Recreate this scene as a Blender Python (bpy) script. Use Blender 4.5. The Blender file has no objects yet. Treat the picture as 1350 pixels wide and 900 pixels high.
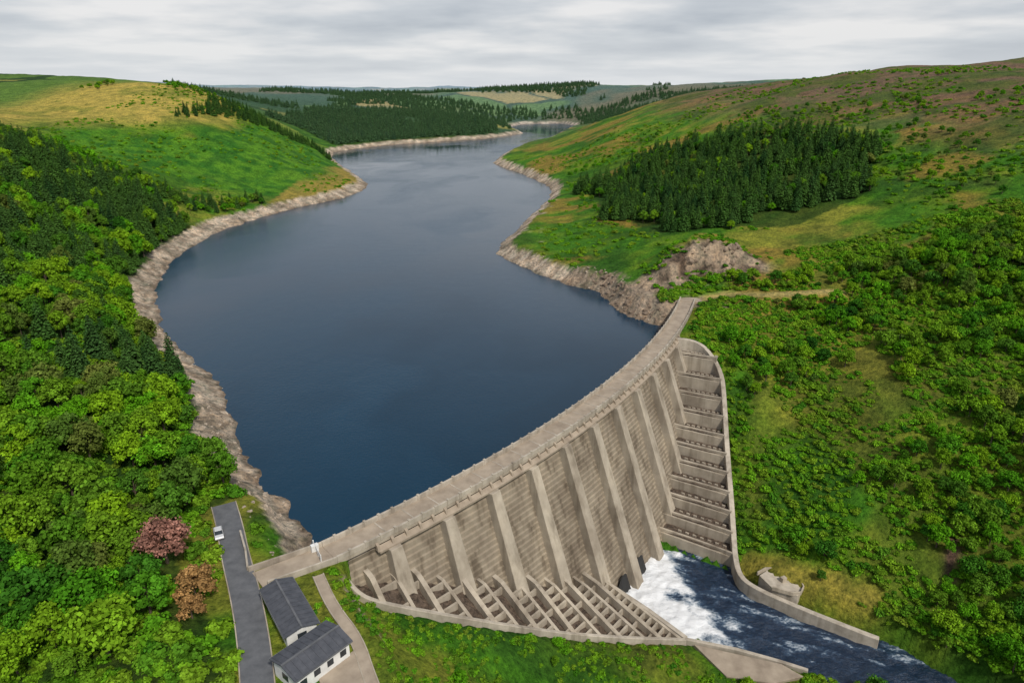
import bpy, math, random, time
import numpy as np
from mathutils import Vector
T0=time.time()
random.seed(7); rng=np.random.default_rng(7)
scene=bpy.context.scene
scene.view_settings.view_transform='Standard'
scene.view_settings.look='None'
scene.view_settings.exposure=0

# ------------------------------------------------------------------ helpers
def hash2(ix,iy,seed):
    n=(ix.astype(np.int64)*374761393+iy.astype(np.int64)*668265263+seed*1442695041)&0xffffffff
    n=((n^(n>>13))*1274126177)&0xffffffff
    n=(n^(n>>16))
    return (n&0xffff)/65535.0
def vnoise(x,y,seed):
    ix=np.floor(x);iy=np.floor(y);fx=x-ix;fy=y-iy
    fx=fx*fx*(3-2*fx);fy=fy*fy*(3-2*fy)
    a=hash2(ix,iy,seed);b=hash2(ix+1,iy,seed);c=hash2(ix,iy+1,seed);d=hash2(ix+1,iy+1,seed)
    return (a*(1-fx)+b*fx)*(1-fy)+(c*(1-fx)+d*fx)*fy
def fbm(x,y,scale,octv=4,seed=1):
    v=np.zeros_like(x,dtype=float);a=1.0;t=0;f=1.0/scale
    for o in range(octv):
        v+=a*vnoise(x*f+o*17.3,y*f+o*9.1,seed+o);t+=a;a*=.5;f*=2.03
    return v/t
def cells(x,y,scale,seed):
    x=x/scale;y=y/scale;ix=np.floor(x);iy=np.floor(y)
    f1=np.full(x.shape,9.);f2=np.full(x.shape,9.);cid=np.zeros(x.shape)
    for dx in(-1,0,1):
        for dy in(-1,0,1):
            jx=ix+dx;jy=iy+dy
            px=jx+hash2(jx,jy,seed);py=jy+hash2(jx,jy,seed+5)
            d=np.maximum(abs(px-x),abs(py-y))*.6+np.hypot(px-x,py-y)*.4
            h=hash2(jx,jy,seed+11)
            m=d<f1
            f2=np.where(m,f1,np.minimum(f2,d));cid=np.where(m,h,cid);f1=np.where(m,d,f1)
    return cid,f2-f1
def sst(a,b,x):
    t=np.clip((x-a)/(b-a),0,1);return t*t*(3-2*t)
def lerp(a,b,t):return a+(b-a)*t
def inpoly(x,y,poly):
    ins=np.zeros(x.shape,bool);n=len(poly)
    for i in range(n):
        x1,y1=poly[i];x2,y2=poly[(i+1)%n]
        if y1==y2:continue
        c=((y1>y)!=(y2>y))&(x<(x2-x1)*(y-y1)/(y2-y1)+x1)
        ins^=c
    return ins
def dseg(x,y,a,b):
    ax,ay=a;bx,by=b;dx=bx-ax;dy=by-ay;L=dx*dx+dy*dy+1e-9
    t=np.clip(((x-ax)*dx+(y-ay)*dy)/L,0,1)
    return np.hypot(x-ax-t*dx,y-ay-t*dy),t
def dpoly(x,y,pts):
    d=np.full(x.shape,1e9)
    for i in range(len(pts)-1):
        d=np.minimum(d,dseg(x,y,pts[i],pts[i+1])[0])
    return d

# ------------------------------------------------------------------ dam coordinates (circular arc in plan)
CX,CY,R0=-316.0,424.9,418.2
def pos(s,n,z=None):
    A=math.radians(42+0.137*s);r=R0+n
    p=(CX+r*math.sin(A),CY-r*math.cos(A))
    return p if z is None else (p[0],p[1],z)
def sn(x,y):
    dx=x-CX;dy=y-CY
    return (np.degrees(np.arctan2(dx,-dy))-42)/0.137, np.hypot(dx,dy)-R0
ZF=([-10,0,12.5,27,41,56,71,76,78,107,108,115,129,144,158,166,175],[5,3,-2,-10,-18,-25,-33,-36,-42,-42,-39.5,-35,-26,-15.5,-4,5,7])
ZT=([-10,0,4.7,24,46,71.5,73,107,107.6,136.6,157.8,166,175],[5,1,-2,-13,-28,-40,-40,-40,-40,-21,-4,5,7])
NT=([-10,0,4.7,24,46,71.5,107.6,136.6,157.8,164.8,172],[1,3,8.2,18.4,25.7,42,41,28,19.7,12.4,5])
zf=lambda s:np.interp(s,*ZF)
zt=lambda s:np.interp(s,*ZT)
nt=lambda s:np.interp(s,*NT)
nface=lambda z:2.0+0.37*(8-z)

# ------------------------------------------------------------------ lake outline (metres, water level z=0)
LSH=[(-40,121),(-47.5,132),(-57,144.6),(-66,156),(-76.7,172),(-89.6,194.6),(-102,218),(-129.5,249),(-151,278),(-167,305),(-181.6,336),(-196,379),(-205,421),(-207,480),(-197,529),(-178,585),(-155,626),(-146,683),(-149,720),(-176,789),(-229,922),(-254,991),(-270,1069),(-249,1134),(-200,1207),(-129,1270),(-50,1341),(24,1489),(-9,1700),(29,1830),(128,1864),(159,1759),(118,1586),(63,1306),(19,1191),(-11,1046),(-25,922),(-9,863),(13,803),(35,720),(39,672),(32,613),(15,538),(3,480),(-7,438),(-9,411),(0,392),(14.5,363),(33,339),(44,329),(46.6,308),(53,291),(63,278),(72,280)]
DAMPTS=[pos(s,-3) for s in range(208,-1,-16)]
LAKE=LSH+DAMPTS
ROAD=[(-66,133),(-61,124),(-56,114),(-50.5,104),(-46,95),(-42,86),(-38,76),(-33,58),(-22,30)]
APPR=[(-37,115.8),(-49.5,107.7)]
PATH=[(-38,109),(-33.2,100.5),(-26.8,92.5),(-23,84),(-18,75),(-12,60)]
TRACK=[pos(211,0),(95,293),(112,287),(140,283)]
RIV=[((46,162),17),((58,157),15),((68,150),12.5),((80,143),10.5),((95,133),9.5),((112,113),9),((150,70),9),((210,10),9),((300,-90),9)]

CP=[(-80,85,9),(-105,123,14),(-157,200,21),(-259,350,38),(-340,475,60),(-285,435,50),(-200,240,32),(-120,60,15),(-300,200,50),(-400,300,72),(-200,100,30),
(-376,850,94),(-310,853,64),(-261,887,27),(-225,895,10),(-436,846,97),(-492,761,78),(-506,711,72),(-700,800,92),(-600,500,90),(-450,400,80),(-281,609,30),(-355,636,58),(-317,708,64),(-230,700,26),(-190,720,12),(-250,530,18),
(-460,1100,86),(-360,1020,30),(-700,1500,92),(-1200,2000,100),(-585,1716,62),(-495,1713,54),(-288,1390,22),(-231,2101,66),(-57,1533,20),(62,2396,84),(275,2105,78),(165,1950,28),(-400,1300,32),(150,2300,82),(-80,1950,45),(420,1900,84),
(130,205,-2),(151.7,177,-6),(148.5,238,8),(109,208,-9),(89,221,-8),(97,251,3),(94.7,168,-25),(114,164,-22),(106.6,146,-34),(124.8,129.6,-31),(80,161,-37),(95,150,-36),
(77,291,8),(110,285,11),(138,282,14),(199,255,22),(247,334,48),(324,455,80),(506,731,123),(167,352,29),(204,439,40),(234,515,60),(340,772,106),(225,955,79),(201,1094,66),(149,1336,27),(100,500,20),(50,450,11),(130,800,42),(90,1000,28),(60,1150,15),
(85,322,17),(95,345,20),(60,340,10),(120,400,24),(66,300,9),
(300,150,40),(250,60,15),(170,60,-25),(400,300,85),(600,500,112),(700,1000,120),(500,1500,90),(160,120,-18),
(-25.2,100.4,0),(-20,90,0),(4.3,117.8,-24),(0,100,-17),(41.9,127.9,-38),(20,125,-31),(0,50,-15),(40,80,-34),(70,90,-42),(-60,40,8),(-33,80,7),(0,-60,-15),(100,0,-45),(-200,-60,30),(250,-60,-30),
(0,3200,40),(-1500,3500,55),(1500,3500,70),(-3000,7000,30),(0,7000,15),(3500,7000,45),(-6000,14000,-10),(0,14000,-25),(6000,14000,-10),(-1500,700,110),(1500,1200,130)]
for s,n,z in[(175,4,5),(195,4,7),(213,4,8.5),(172,14,5),(150,30,-9),(130,40,-22),(115,48,-32)]:
    p=pos(s,n);CP.append((p[0],p[1],z))
for i,p in enumerate(LSH[1:-2]): CP.append((p[0],p[1],3.0))
CP=np.array(CP,float)
def warp(x,y):
    q=np.maximum(y+150,60.);return x/q,np.log(q)
cu,cv=warp(CP[:,0],CP[:,1]);C2=0.03**2
K=np.sqrt((cu[:,None]-cu[None])**2+(cv[:,None]-cv[None])**2+C2)
Kp=np.block([[K-np.eye(len(cu))*0.004,np.ones((len(cu),1))],[np.ones((1,len(cu))),np.zeros((1,1))]])
Wt=np.linalg.solve(Kp,np.append(CP[:,2],0))
def base_h(x,y):
    u,v=warp(x,y);h=np.full(x.shape,Wt[-1])
    for i in range(len(cu)): h+=Wt[i]*np.sqrt((u-cu[i])**2+(v-cv[i])**2+C2)
    return h
def lake_d(x,y):
    d=dpoly(x,y,LSH);ins=inpoly(x,y,LAKE);return np.where(ins,-d,d)
def river_d(x,y):
    d=np.full(x.shape,1e9)
    for i in range(len(RIV)-1):
        dd,t=dseg(x,y,RIV[i][0],RIV[i+1][0]);hw=lerp(RIV[i][1],RIV[i+1][1],t);d=np.minimum(d,dd-hw)
    return d
CRAG=[(56,302),(66,306),(78,311),(92,317),(112,317)]
def height(x,y):
    h=base_h(x,y);s,n=sn(x,y);dl=lake_d(x,y)
    dist=np.hypot(x,y)
    amp=np.clip(dl/60,0.1,1)
    h=h+(fbm(x,y,70,4,3)-.5)*9*amp+(fbm(x,y,14,3,8)-.5)*1.8
    h=h+(fbm(x,y,1000,5,21)-.5)*95*sst(2500,6000,dist)+(fbm(x,y,260,3,25)-.5)*30*sst(1100,2500,dist)*np.clip(dl/300,0,1)
    h=h+(fbm(x,y,170,3,27)-.5)*20*sst(120,260,x)*sst(330,600,y)*(1-sst(1200,1500,y))
    for bx,by,sx,sy,hh in[(-5300,8200,900,900,130),(4700,8800,1700,900,190),(-900,7500,1500,700,32),(1900,5200,1100,700,34),(-2600,6000,1500,900,28),(-300,5200,700,500,25)]:
        h=h+hh*np.exp(-((x-bx)/sx)**2-((y-by)/sy)**2)
    h=np.clip(h,-60,280)
    # craggy outcrop above the dam's far abutment: a rock step with broken face
    yl=np.interp(x,[p_[0] for p_ in CRAG],[p_[1] for p_ in CRAG]);t_=y-yl+(fbm(x,y,6,3,65)-.5)*7
    ax=sst(52,62,x)*(1-sst(100,120,x))
    rg=1-abs(fbm(x,y,8,4,63)*2-1)
    h=h+ax*(sst(-4,2,t_)*8.5*(1-sst(10,42,t_))+(1-sst(4,13,abs(t_)))*(rg-.6)*7)*np.clip((dl-4)/5,0,1)*np.where((s<215)&(n>-8),0,1)
    down=(n>-3)&(s>-1)&(s<212)
    upl=(~down)&((y>283)|(x<-36)|(n<=-3))
    upst=(~down)&((y>300)|(x<-38))
    rock=(fbm(x,y,9,3,31)-.5)*5+(fbm(x,y,3.5,2,33)-.5)*2.2
    dj=dl+rock
    cl=(x>25)&(y<350)
    sl=np.where(x<-30,.5,np.where(cl,.95,.6))
    prof=np.where(dj<0,np.maximum(dj*.45,-14),np.minimum(dj*sl,np.where(cl,8.5,6.6))+np.maximum(dj-11,0)*.15)
    hh=lerp(prof,np.maximum(h,5.5),sst(9,36,dl))
    h=np.where(upl&(dl<60),hh,h)
    h=np.where((~down)&(dl<60)&(n>-3)&(~upl)&((s<-1)|(s>=212)),np.maximum(h,np.where(s>200,7,-60)),h)
    h=np.where(upst&(dl>14)&(dist<2600),np.maximum(h,4.5),h)
    ntoe=nt(s);ins=(s>-2)&(s<170)&(n>-3)
    fl=np.where(s<78,lerp(zf(s),zt(s),np.clip((n-nface(zf(s)))/np.maximum(ntoe-nface(zf(s)),1),0,1)),zf(s))-2.6
    ws=sst(-2,2,s)*(1-sst(167,172,s))
    wout=1-sst(0,15,n-ntoe)
    tgt=np.where(n<ntoe,fl,zt(s)-.2)
    h=np.where(ins,lerp(h,tgt,ws*wout),h)
    h=np.where((n>-3)&(n<6)&(s>=168)&(s<212),np.minimum(h,8.3),h)
    rd=river_d(x,y)
    ok=~((s<73.5)&(n<43)&(s>-3))&~((s>106.5)&(n<41)&(s<170))&(n>5)
    h=np.where(ok,lerp(-45.5,np.maximum(h,-40.5+np.minimum(rd,12)*.1),sst(0.2,3.2,rd)),h)
    for pts,w,z,b in[(ROAD[:-2],4,7.8,9),(APPR,3,7.7,5),(PATH[:4],2.5,7.7,5),([(-40,97),(-32,86)],7.5,7.7,5)]:
        d=dpoly(x,y,pts);k=1-sst(w,w+b,d);k=np.where((dl<4)|((s>1)&(n>-4)&(n<ntoe+1)&(x>-33)),0,k)
        h=lerp(h,z,k)
    d=dpoly(x,y,TRACK)
    h=lerp(h,np.interp(x,[80,140],[7.9,14.5]),(1-sst(2,9,d))*(dl>6))
    return h

# ------------------------------------------------------------------ materials
def newmat(name):
    m=bpy.data.materials.new(name);m.use_nodes=True;nt_=m.node_tree;nt_.nodes.clear()
    out=nt_.nodes.new('ShaderNodeOutputMaterial');return m,nt_,out
def N(t,kind,**kw):
    n=t.nodes.new(kind)
    for k,v in kw.items(): setattr(n,k,v)
    return n
def ramp(t,stops,interp='LINEAR'):
    r=t.nodes.new('ShaderNodeValToRGB');r.color_ramp.interpolation=interp
    e=r.color_ramp.elements
    while len(e)<len(stops): e.new(.5)
    for i,(p,c) in enumerate(stops): e[i].position=p;e[i].color=(c[0],c[1],c[2],1)
    return r
def mulcol(t,a,b,f=1.0,mode='MULTIPLY'):
    m=t.nodes.new('ShaderNodeMix');m.data_type='RGBA';m.blend_type=mode;m.inputs[0].default_value=f
    t.links.new(a,m.inputs[6]);t.links.new(b,m.inputs[7]);return m
def posmap(t,sx,sy,sz):
    g=t.nodes.new('ShaderNodeNewGeometry');m=t.nodes.new('ShaderNodeVectorMath');m.operation='MULTIPLY'
    m.inputs[1].default_value=(sx,sy,sz);t.links.new(g.outputs['Position'],m.inputs[0]);return m.outputs[0]
def noise(t,vec,scale,detail=4,rough=.55):
    n=t.nodes.new('ShaderNodeTexNoise');n.inputs['Scale'].default_value=scale;n.inputs['Detail'].default_value=detail;n.inputs['Roughness'].default_value=rough
    t.links.new(vec,n.inputs['Vector']);return n.outputs['Fac']
def simple(name,c1,c2,scale=1.0,rough=.85,bump=.2,streak=0,dist=.05):
    m,t,out=newmat(name);p=N(t,'ShaderNodeBsdfPrincipled');p.inputs['Roughness'].default_value=rough
    v=posmap(t,1,1,1);f=noise(t,v,scale,6,.6)
    r=ramp(t,[(.3,c1),(.7,c2)]);t.links.new(f,r.inputs[0]);c=r.outputs[0]
    if streak:
        v2=posmap(t,.42,.42,.018);f2=noise(t,v2,1.0,4,.6)
        r2=ramp(t,[(.34,(.42,.38,.34)),(.46,(.86,.84,.81)),(.56,(1,.99,.98)),(.72,(1.10,1.09,1.07))]);t.links.new(f2,r2.inputs[0])
        c=mulcol(t,c,r2.outputs[0],streak).outputs[2]
        f3=noise(t,posmap(t,.09,.09,.07),1.0,6,.6);r3=ramp(t,[(.36,(.70,.67,.64)),(.5,(.95,.94,.92)),(.65,(1.12,1.10,1.06))]);t.links.new(f3,r3.inputs[0])
        c=mulcol(t,c,r3.outputs[0]).outputs[2]
    t.links.new(c,p.inputs['Base Color'])
    b=N(t,'ShaderNodeBump');b.inputs['Strength'].default_value=bump;b.inputs['Distance'].default_value=dist
    t.links.new(noise(t,v,scale*4,4),b.inputs['Height']);t.links.new(b.outputs[0],p.inputs['Normal'])
    t.links.new(p.outputs[0],out.inputs[0]);return m
M_conc=simple('weathered_concrete',(.36,.315,.255),(.47,.42,.345),.3,.9,.3,.55)
M_concd=simple('stained_concrete',(.25,.21,.162),(.335,.29,.225),.22,.9,.3,.8)
M_par=simple('parapet_concrete',(.36,.325,.27),(.53,.48,.41),.5,.9,.3,.5)
M_deck=simple('deck_concrete',(.25,.20,.15),(.41,.34,.26),.3,.9,.3)
M_asph=simple('asphalt',(.08,.085,.095),(.14,.145,.155),.5,.9,.3)
M_slate=simple('slate_roof',(.045,.05,.062),(.085,.09,.105),.8,.7,.3)
M_white=simple('white_render',(.62,.62,.6),(.8,.8,.78),.6,.7,.1)
M_glass=simple('window_glass',(.02,.025,.03),(.04,.05,.06),1,.15,0)
M_rubble=simple('rubble_floor',(.018,.012,.008),(.20,.145,.105),1.1,.95,1,0,.6)
M_rock=simple('shore_rock',(.20,.155,.115),(.50,.42,.33),.35,.95,.8,0,.3)
M_crag=simple('crag_rock',(.10,.072,.052),(.33,.25,.18),.4,.95,.9,0,.4)
M_paint=simple('silver_paint',(.5,.51,.53),(.58,.59,.6),.3,.3,0)
M_black=simple('tyre_and_opening_black',(.02,.02,.02),(.03,.03,.03),3,.9,0)
M_bark=simple('bark',(.07,.05,.035),(.13,.1,.07),2,.95,.5)

def leafmat(name,pal,transl=.25):
    m,t,out=newmat(name)
    oi=N(t,'ShaderNodeObjectInfo')
    nz=N(t,'ShaderNodeTexNoise');nz.inputs['Scale'].default_value=.035;nz.inputs['Detail'].default_value=2
    t.links.new(oi.outputs['Location'],nz.inputs['Vector'])
    ad=N(t,'ShaderNodeMath',operation='MULTIPLY_ADD');t.links.new(oi.outputs['Random'],ad.inputs[0]);ad.inputs[1].default_value=.62
    mm=N(t,'ShaderNodeMath',operation='MULTIPLY_ADD');t.links.new(nz.outputs['Fac'],mm.inputs[0]);mm.inputs[1].default_value=1.8;mm.inputs[2].default_value=-.66
    t.links.new(mm.outputs[0],ad.inputs[2])
    r=ramp(t,[(i/(len(pal)-1),c) for i,c in enumerate(pal)]);t.links.new(ad.outputs[0],r.inputs[0])
    at=N(t,'ShaderNodeAttribute',attribute_name='tint')
    mc=mulcol(t,r.outputs[0],at.outputs['Color'])
    d=N(t,'ShaderNodeBsdfDiffuse')
    t.links.new(mc.outputs[2],d.inputs[0])
    if transl>0:
        tr=N(t,'ShaderNodeBsdfTranslucent');mx=N(t,'ShaderNodeMixShader');mx.inputs[0].default_value=transl
        t.links.new(mc.outputs[2],tr.inputs[0])
        t.links.new(d.outputs[0],mx.inputs[1]);t.links.new(tr.outputs[0],mx.inputs[2]);t.links.new(mx.outputs[0],out.inputs[0])
    else: t.links.new(d.outputs[0],out.inputs[0])
    return m
M_leaf=leafmat('broadleaf_foliage',[(.03,.115,.014),(.08,.26,.012),(.14,.38,.014),(.045,.16,.016),(.22,.40,.016),(.14,.28,.02),(.06,.17,.02),(.16,.20,.04)],.2)
M_con=leafmat('conifer_foliage',[(.018,.055,.016),(.04,.09,.022),(.055,.125,.022),(.028,.075,.018)],0)
M_far=leafmat('haze_tinted_conifer_foliage',[(.04,.09,.045),(.06,.12,.05),(.05,.11,.045)],0)  # bluish leaf colour stands in for haze over the far trees
M_shrub=leafmat('scrub_foliage',[(.035,.13,.012),(.08,.24,.012),(.13,.31,.014),(.16,.28,.018),(.05,.17,.012),(.18,.27,.025)],0)
M_copper=leafmat('copper_foliage',[(.38,.19,.15),(.44,.23,.17)])
M_orange=leafmat('russet_foliage',[(.40,.23,.09),(.46,.28,.11)])

# ------------------------------------------------------------------ mesh utilities
def link(o,parent=None):
    bpy.context.collection.objects.link(o)
    if parent: o.parent=parent
    return o
def mesh_np(name,V,F,mats,fm=None,smooth=False,attrs=None):
    me=bpy.data.meshes.new(name);V=np.asarray(V,np.float32)
    if isinstance(F,np.ndarray):
        nf,k=F.shape
        me.vertices.add(len(V));me.vertices.foreach_set('co',V.ravel())
        me.loops.add(nf*k);me.loops.foreach_set('vertex_index',F.ravel().astype(np.int32))
        me.polygons.add(nf);me.polygons.foreach_set('loop_start',np.arange(0,nf*k,k,dtype=np.int32))
        try: me.polygons.foreach_set('loop_total',np.full(nf,k,np.int32))
        except Exception: pass
        me.update(calc_edges=True)
    else:
        me.from_pydata([tuple(v) for v in V],[],F)
    for m in mats: me.materials.append(m)
    if fm is not None: me.polygons.foreach_set('material_index',np.asarray(fm,np.int32))
    me.polygons.foreach_set('use_smooth',np.full(len(me.polygons),smooth,bool))
    if attrs:
        for k,a in attrs.items():
            ca=me.color_attributes.new(k,'FLOAT_COLOR','POINT')
            a=np.asarray(a,np.float32)
            if a.ndim==1: a=np.stack([a,a,a],1)
            ca.data.foreach_set('color',np.concatenate([a,np.ones((len(a),1),np.float32)],1).ravel())
    me.update();return me
class MB:
    def __init__(s): s.V=[];s.F=[];s.M=[]
    def add(s,V,F,m=0):
        o=len(s.V);s.V+=[tuple(v) for v in V];s.F+=[tuple(i+o for i in f) for f in F];s.M+=[m]*len(F)
    def box(s,c,l,ang,m=0,top=None):
        ca,sa=math.cos(ang),math.sin(ang);V=[]
        for dz in(0,1):
            for ax,ay in((-1,-1),(1,-1),(1,1),(-1,1)):
                k=top if (dz and top) else 1
                x=ax*l[0]/2*k;y=ay*l[1]/2*k
                V.append((c[0]+x*ca-y*sa,c[1]+x*sa+y*ca,c[2]+dz*l[2]))
        s.add(V,[(3,2,1,0),(4,5,6,7),(0,1,5,4),(1,2,6,5),(2,3,7,6),(3,0,4,7)],m)
    def sweep(s,prof,ss,m=0):
        rows=[]
        for q in ss:
            pr=prof(q) if callable(prof) else prof
            rows.append([pos(q,n,z) for n,z in pr])
        k=len(rows[0]);V=[v for r in rows for v in r];F=[]
        for i in range(len(rows)-1):
            for j in range(k):
                a=i*k+j;b=i*k+(j+1)%k;F.append((a,b,b+k,a+k))
        F.append(tuple(range(k))[::-1]);F.append(tuple((len(rows)-1)*k+j for j in range(k)))
        s.add(V,F,m)
    def path(s,pts,w,depth,m=0):
        V=[];n=len(pts)
        for i,p in enumerate(pts):
            a=pts[max(i-1,0)];b=pts[min(i+1,n-1)];d=Vector((b[0]-a[0],b[1]-a[1],0)).normalized();q=Vector((-d.y,d.x,0))*w/2
            V+=[(p[0]+q.x,p[1]+q.y,p[2]),(p[0]-q.x,p[1]-q.y,p[2]),(p[0]-q.x,p[1]-q.y,p[2]-depth),(p[0]+q.x,p[1]+q.y,p[2]-depth)]
        F=[]
        for i in range(n-1):
            for j in range(4):
                a=i*4+j;b=i*4+(j+1)%4;F.append((a,b,b+4,a+4))
        F+=[(3,2,1,0),tuple((n-1)*4+j for j in range(4))]
        s.add(V,F,m)
    def obj(s,name,mats,parent=None,bevel=0):
        me=mesh_np(name,s.V,s.F,mats,s.M);o=bpy.data.objects.new(name,me);link(o,parent)
        if bevel:
            b=o.modifiers.new('bevel','BEVEL');b.width=bevel;b.segments=1;b.limit_method='ANGLE'
        return o
def empty(name):
    e=bpy.data.objects.new(name,None);link(e);return e

# ------------------------------------------------------------------ terrain
def axis():
    u=np.arange(-.98,.981,.0042)
    l=-.98-np.cumsum(np.linspace(.01,.12,28))
    return np.concatenate([l[::-1],u,-l])
U=axis();Vv=np.concatenate([np.log(np.linspace(40,200,30))[:-1],np.arange(math.log(200),math.log(17000),.0052)])
UU,VV=np.meshgrid(U,Vv);q=np.exp(VV);YY=q-150;XX=UU*np.maximum(q,60)
X=XX.ravel();Y=YY.ravel()
Z=height(X,Y)
WOODL=[(-42,30),(-47,85),(-56,98),(-67,116),(-72,128),(-55,145),(-150,300),(-190,400),(-205,455),(-240,470),(-262,505),(-300,505),(-345,490),(-520,470),(-700,300),(-500,0),(-200,-60)]
CONR=[(66,590),(64,500),(84,388),(152,362),(205,398),(246,492),(215,575),(165,640),(100,645)]
CONF=[(-262,1100),(-190,1225),(-100,1300),(-20,1420),(-60,1620),(-250,1700),(-420,1550),(-430,1250)]
CONL=[(-330,700),(-290,790),(-235,850),(-215,900),(-250,960),(-300,900),(-345,800)]
C=lambda *a:np.array(a,float)
def mixc(a,b,t): return a+(b-a)*np.asarray(t)[:,None]
def terrain_color(X,Y,Z):
    n_=len(X);T=lambda *a:np.tile(C(*a),(n_,1))
    s,n=sn(X,Y);dl=lake_d(X,Y);dist=np.hypot(X,Y)
    wx=(fbm(X,Y,30,3,201)-.5)*30;wy=(fbm(X,Y,30,3,205)-.5)*30
    n1=fbm(X+wx,Y+wy,75,5,41);n2=fbm(X,Y,16,4,47);n3=fbm(X,Y,4,3,53);n4=fbm(X+wx,(Y+wy)*1.6,34,5,57)
    col=mixc(T(.055,.18,.012),T(.12,.225,.016),sst(.35,.65,n2))
    col=mixc(col,T(.03,.095,.012),sst(.48,.60,n4)*.7)
    k=n1*.6+n2*.4
    right=sst(-20,40,X)
    near=(1-sst(230,290,Y))*right
    col=mixc(col,T(.29,.26,.045),sst(.52,.66,k)*(.62-.3*near))
    col=mixc(col,T(.30,.19,.045),sst(.50,.62,fbm(X+wx,Y,40,4,61))*(.7-.45*near)*right)
    col=mixc(col,mixc(T(.17,.10,.08),T(.08,.11,.03),sst(.4,.6,n4)),sst(48,85,Z+n4*60-30)*right*.88)
    L=(X<-140)*sst(520,600,Y)*1.0
    col=mixc(col,mixc(T(.03,.13,.014),T(.085,.23,.016),sst(.38,.62,fbm(X,Y,9,4,211))),L*(1-sst(50,62,Z+n2*16-8))*.92)
    col=mixc(col,mixc(T(.44,.34,.08),T(.26,.25,.05),sst(.4,.6,n4)),L*sst(54,68,Z+n1*24-12)*.92)
    col=mixc(col,T(.34,.24,.06),L*(Y<800)*(X>-200)*(1-sst(9,16,Z+n2*8-4))*.8)
    cid,edge=cells(X+Y*.2,Y,230,5)
    fc=np.where((cid<.35)[:,None],C(.10,.19,.035),np.where((cid<.6)[:,None],C(.34,.28,.10),np.where((cid<.8)[:,None],C(.06,.13,.03),C(.24,.24,.06))))
    fc=np.where((edge<.06)[:,None],C(.03,.07,.02),fc)
    fc=mixc(fc,T(.035,.085,.03),sst(.5,.56,fbm(X,Y,300,4,207))*sst(900,1300,Y))
    fc=mixc(fc,T(.19,.145,.06),sst(.42,.56,fbm(X,Y,420,4,215))*.7*sst(1700,1900,Y))
    fw=sst(950,1300,Y)*np.where(X>120,sst(1500,1900,Y),1)
    fw=np.maximum(fw,sst(-470,-560,X)*sst(600,800,Y))
    col=mixc(col,fc,fw)
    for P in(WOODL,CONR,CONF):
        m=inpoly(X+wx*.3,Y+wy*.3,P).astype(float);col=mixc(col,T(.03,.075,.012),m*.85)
    d=dpoly(X,Y,TRACK);col=mixc(col,T(.42,.35,.13),(1-sst(1.5,5,d+n3*2-1)))
    d=dpoly(X,Y,CRAG);col=mixc(col,mixc(T(.11,.08,.06),T(.42,.33,.24),sst(.35,.65,n3)),(1-sst(6,14,d+n2*14-7)))
    d=dpoly(X,Y,[(118,150),(124,160)]);col=mixc(col,T(.12,.075,.055),(1-sst(1.5,4,d+n3*3)))
    d=dpoly(X,Y,[(72,170),(84,160),(98,150)]);col=mixc(col,T(.32,.28,.05),(1-sst(3,7,d+n3*3)))
    cl=(X>25)&(Y<350)&(Y>270)
    bz=np.where(cl,8.6,5.9)+(n2-.5)*3.4+(n3-.5)*2
    b=(1-sst(bz-.6,bz+.3,Z))*((dl<28)&(dl>-60))*((n<-2.5)|(s>205)|(s<0)|(Y>300))
    be=mixc(T(.27,.215,.16),T(.62,.52,.41),np.clip(.45+.35*np.sin(Z*3.9+n2*9)+(n3-.5)*2.4,0,1))
    be=mixc(be,T(.18,.135,.10),(1-sst(.1,.9,Z))*.8)
    be=mixc(be,T(.21,.15,.105),cl*.65*sst(.35,.6,n3))
    col=mixc(col,be,b)
    haze=1-np.exp(-np.maximum(dist-1300,0)/3800)  # aerial haze painted into the ground colour, stronger with distance
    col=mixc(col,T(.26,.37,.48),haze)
    return np.clip(col,0,1)
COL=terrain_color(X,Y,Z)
ny,nx=UU.shape
idx=np.arange(ny*nx).reshape(ny,nx)
F=np.stack([idx[:-1,:-1],idx[:-1,1:],idx[1:,1:],idx[1:,:-1]],-1).reshape(-1,4)
m,t,out=newmat('hillside_ground')
at=N(t,'ShaderNodeAttribute',attribute_name='Col');p=N(t,'ShaderNodeBsdfPrincipled');p.inputs['Roughness'].default_value=.95
p.inputs['Specular IOR Level'].default_value=.1
v=posmap(t,1,1,1);a=noise(t,v,.7,6,.72);r=ramp(t,[(.3,(.28,.32,.32)),(.5,(.93,.93,.93)),(.7,(1.6,1.5,1.35))]);t.links.new(a,r.inputs[0])
a2=noise(t,v,.12,6,.72);r2=ramp(t,[(.32,(.48,.56,.53)),(.5,(1,1,1)),(.68,(1.4,1.3,1.2))]);t.links.new(a2,r2.inputs[0])
c1=mulcol(t,at.outputs['Color'],r.outputs[0]);c2=mulcol(t,c1.outputs[2],r2.outputs[0]);t.links.new(c2.outputs[2],p.inputs['Base Color'])
b=N(t,'ShaderNodeBump');b.inputs['Strength'].default_value=1;b.inputs['Distance'].default_value=1.4;t.links.new(a,b.inputs['Height']);t.links.new(b.outputs[0],p.inputs['Normal'])
t.links.new(p.outputs[0],out.inputs[0]);M_ground=m
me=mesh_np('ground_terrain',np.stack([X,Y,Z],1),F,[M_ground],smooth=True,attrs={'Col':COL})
link(bpy.data.objects.new('ground_terrain',me))

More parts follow.
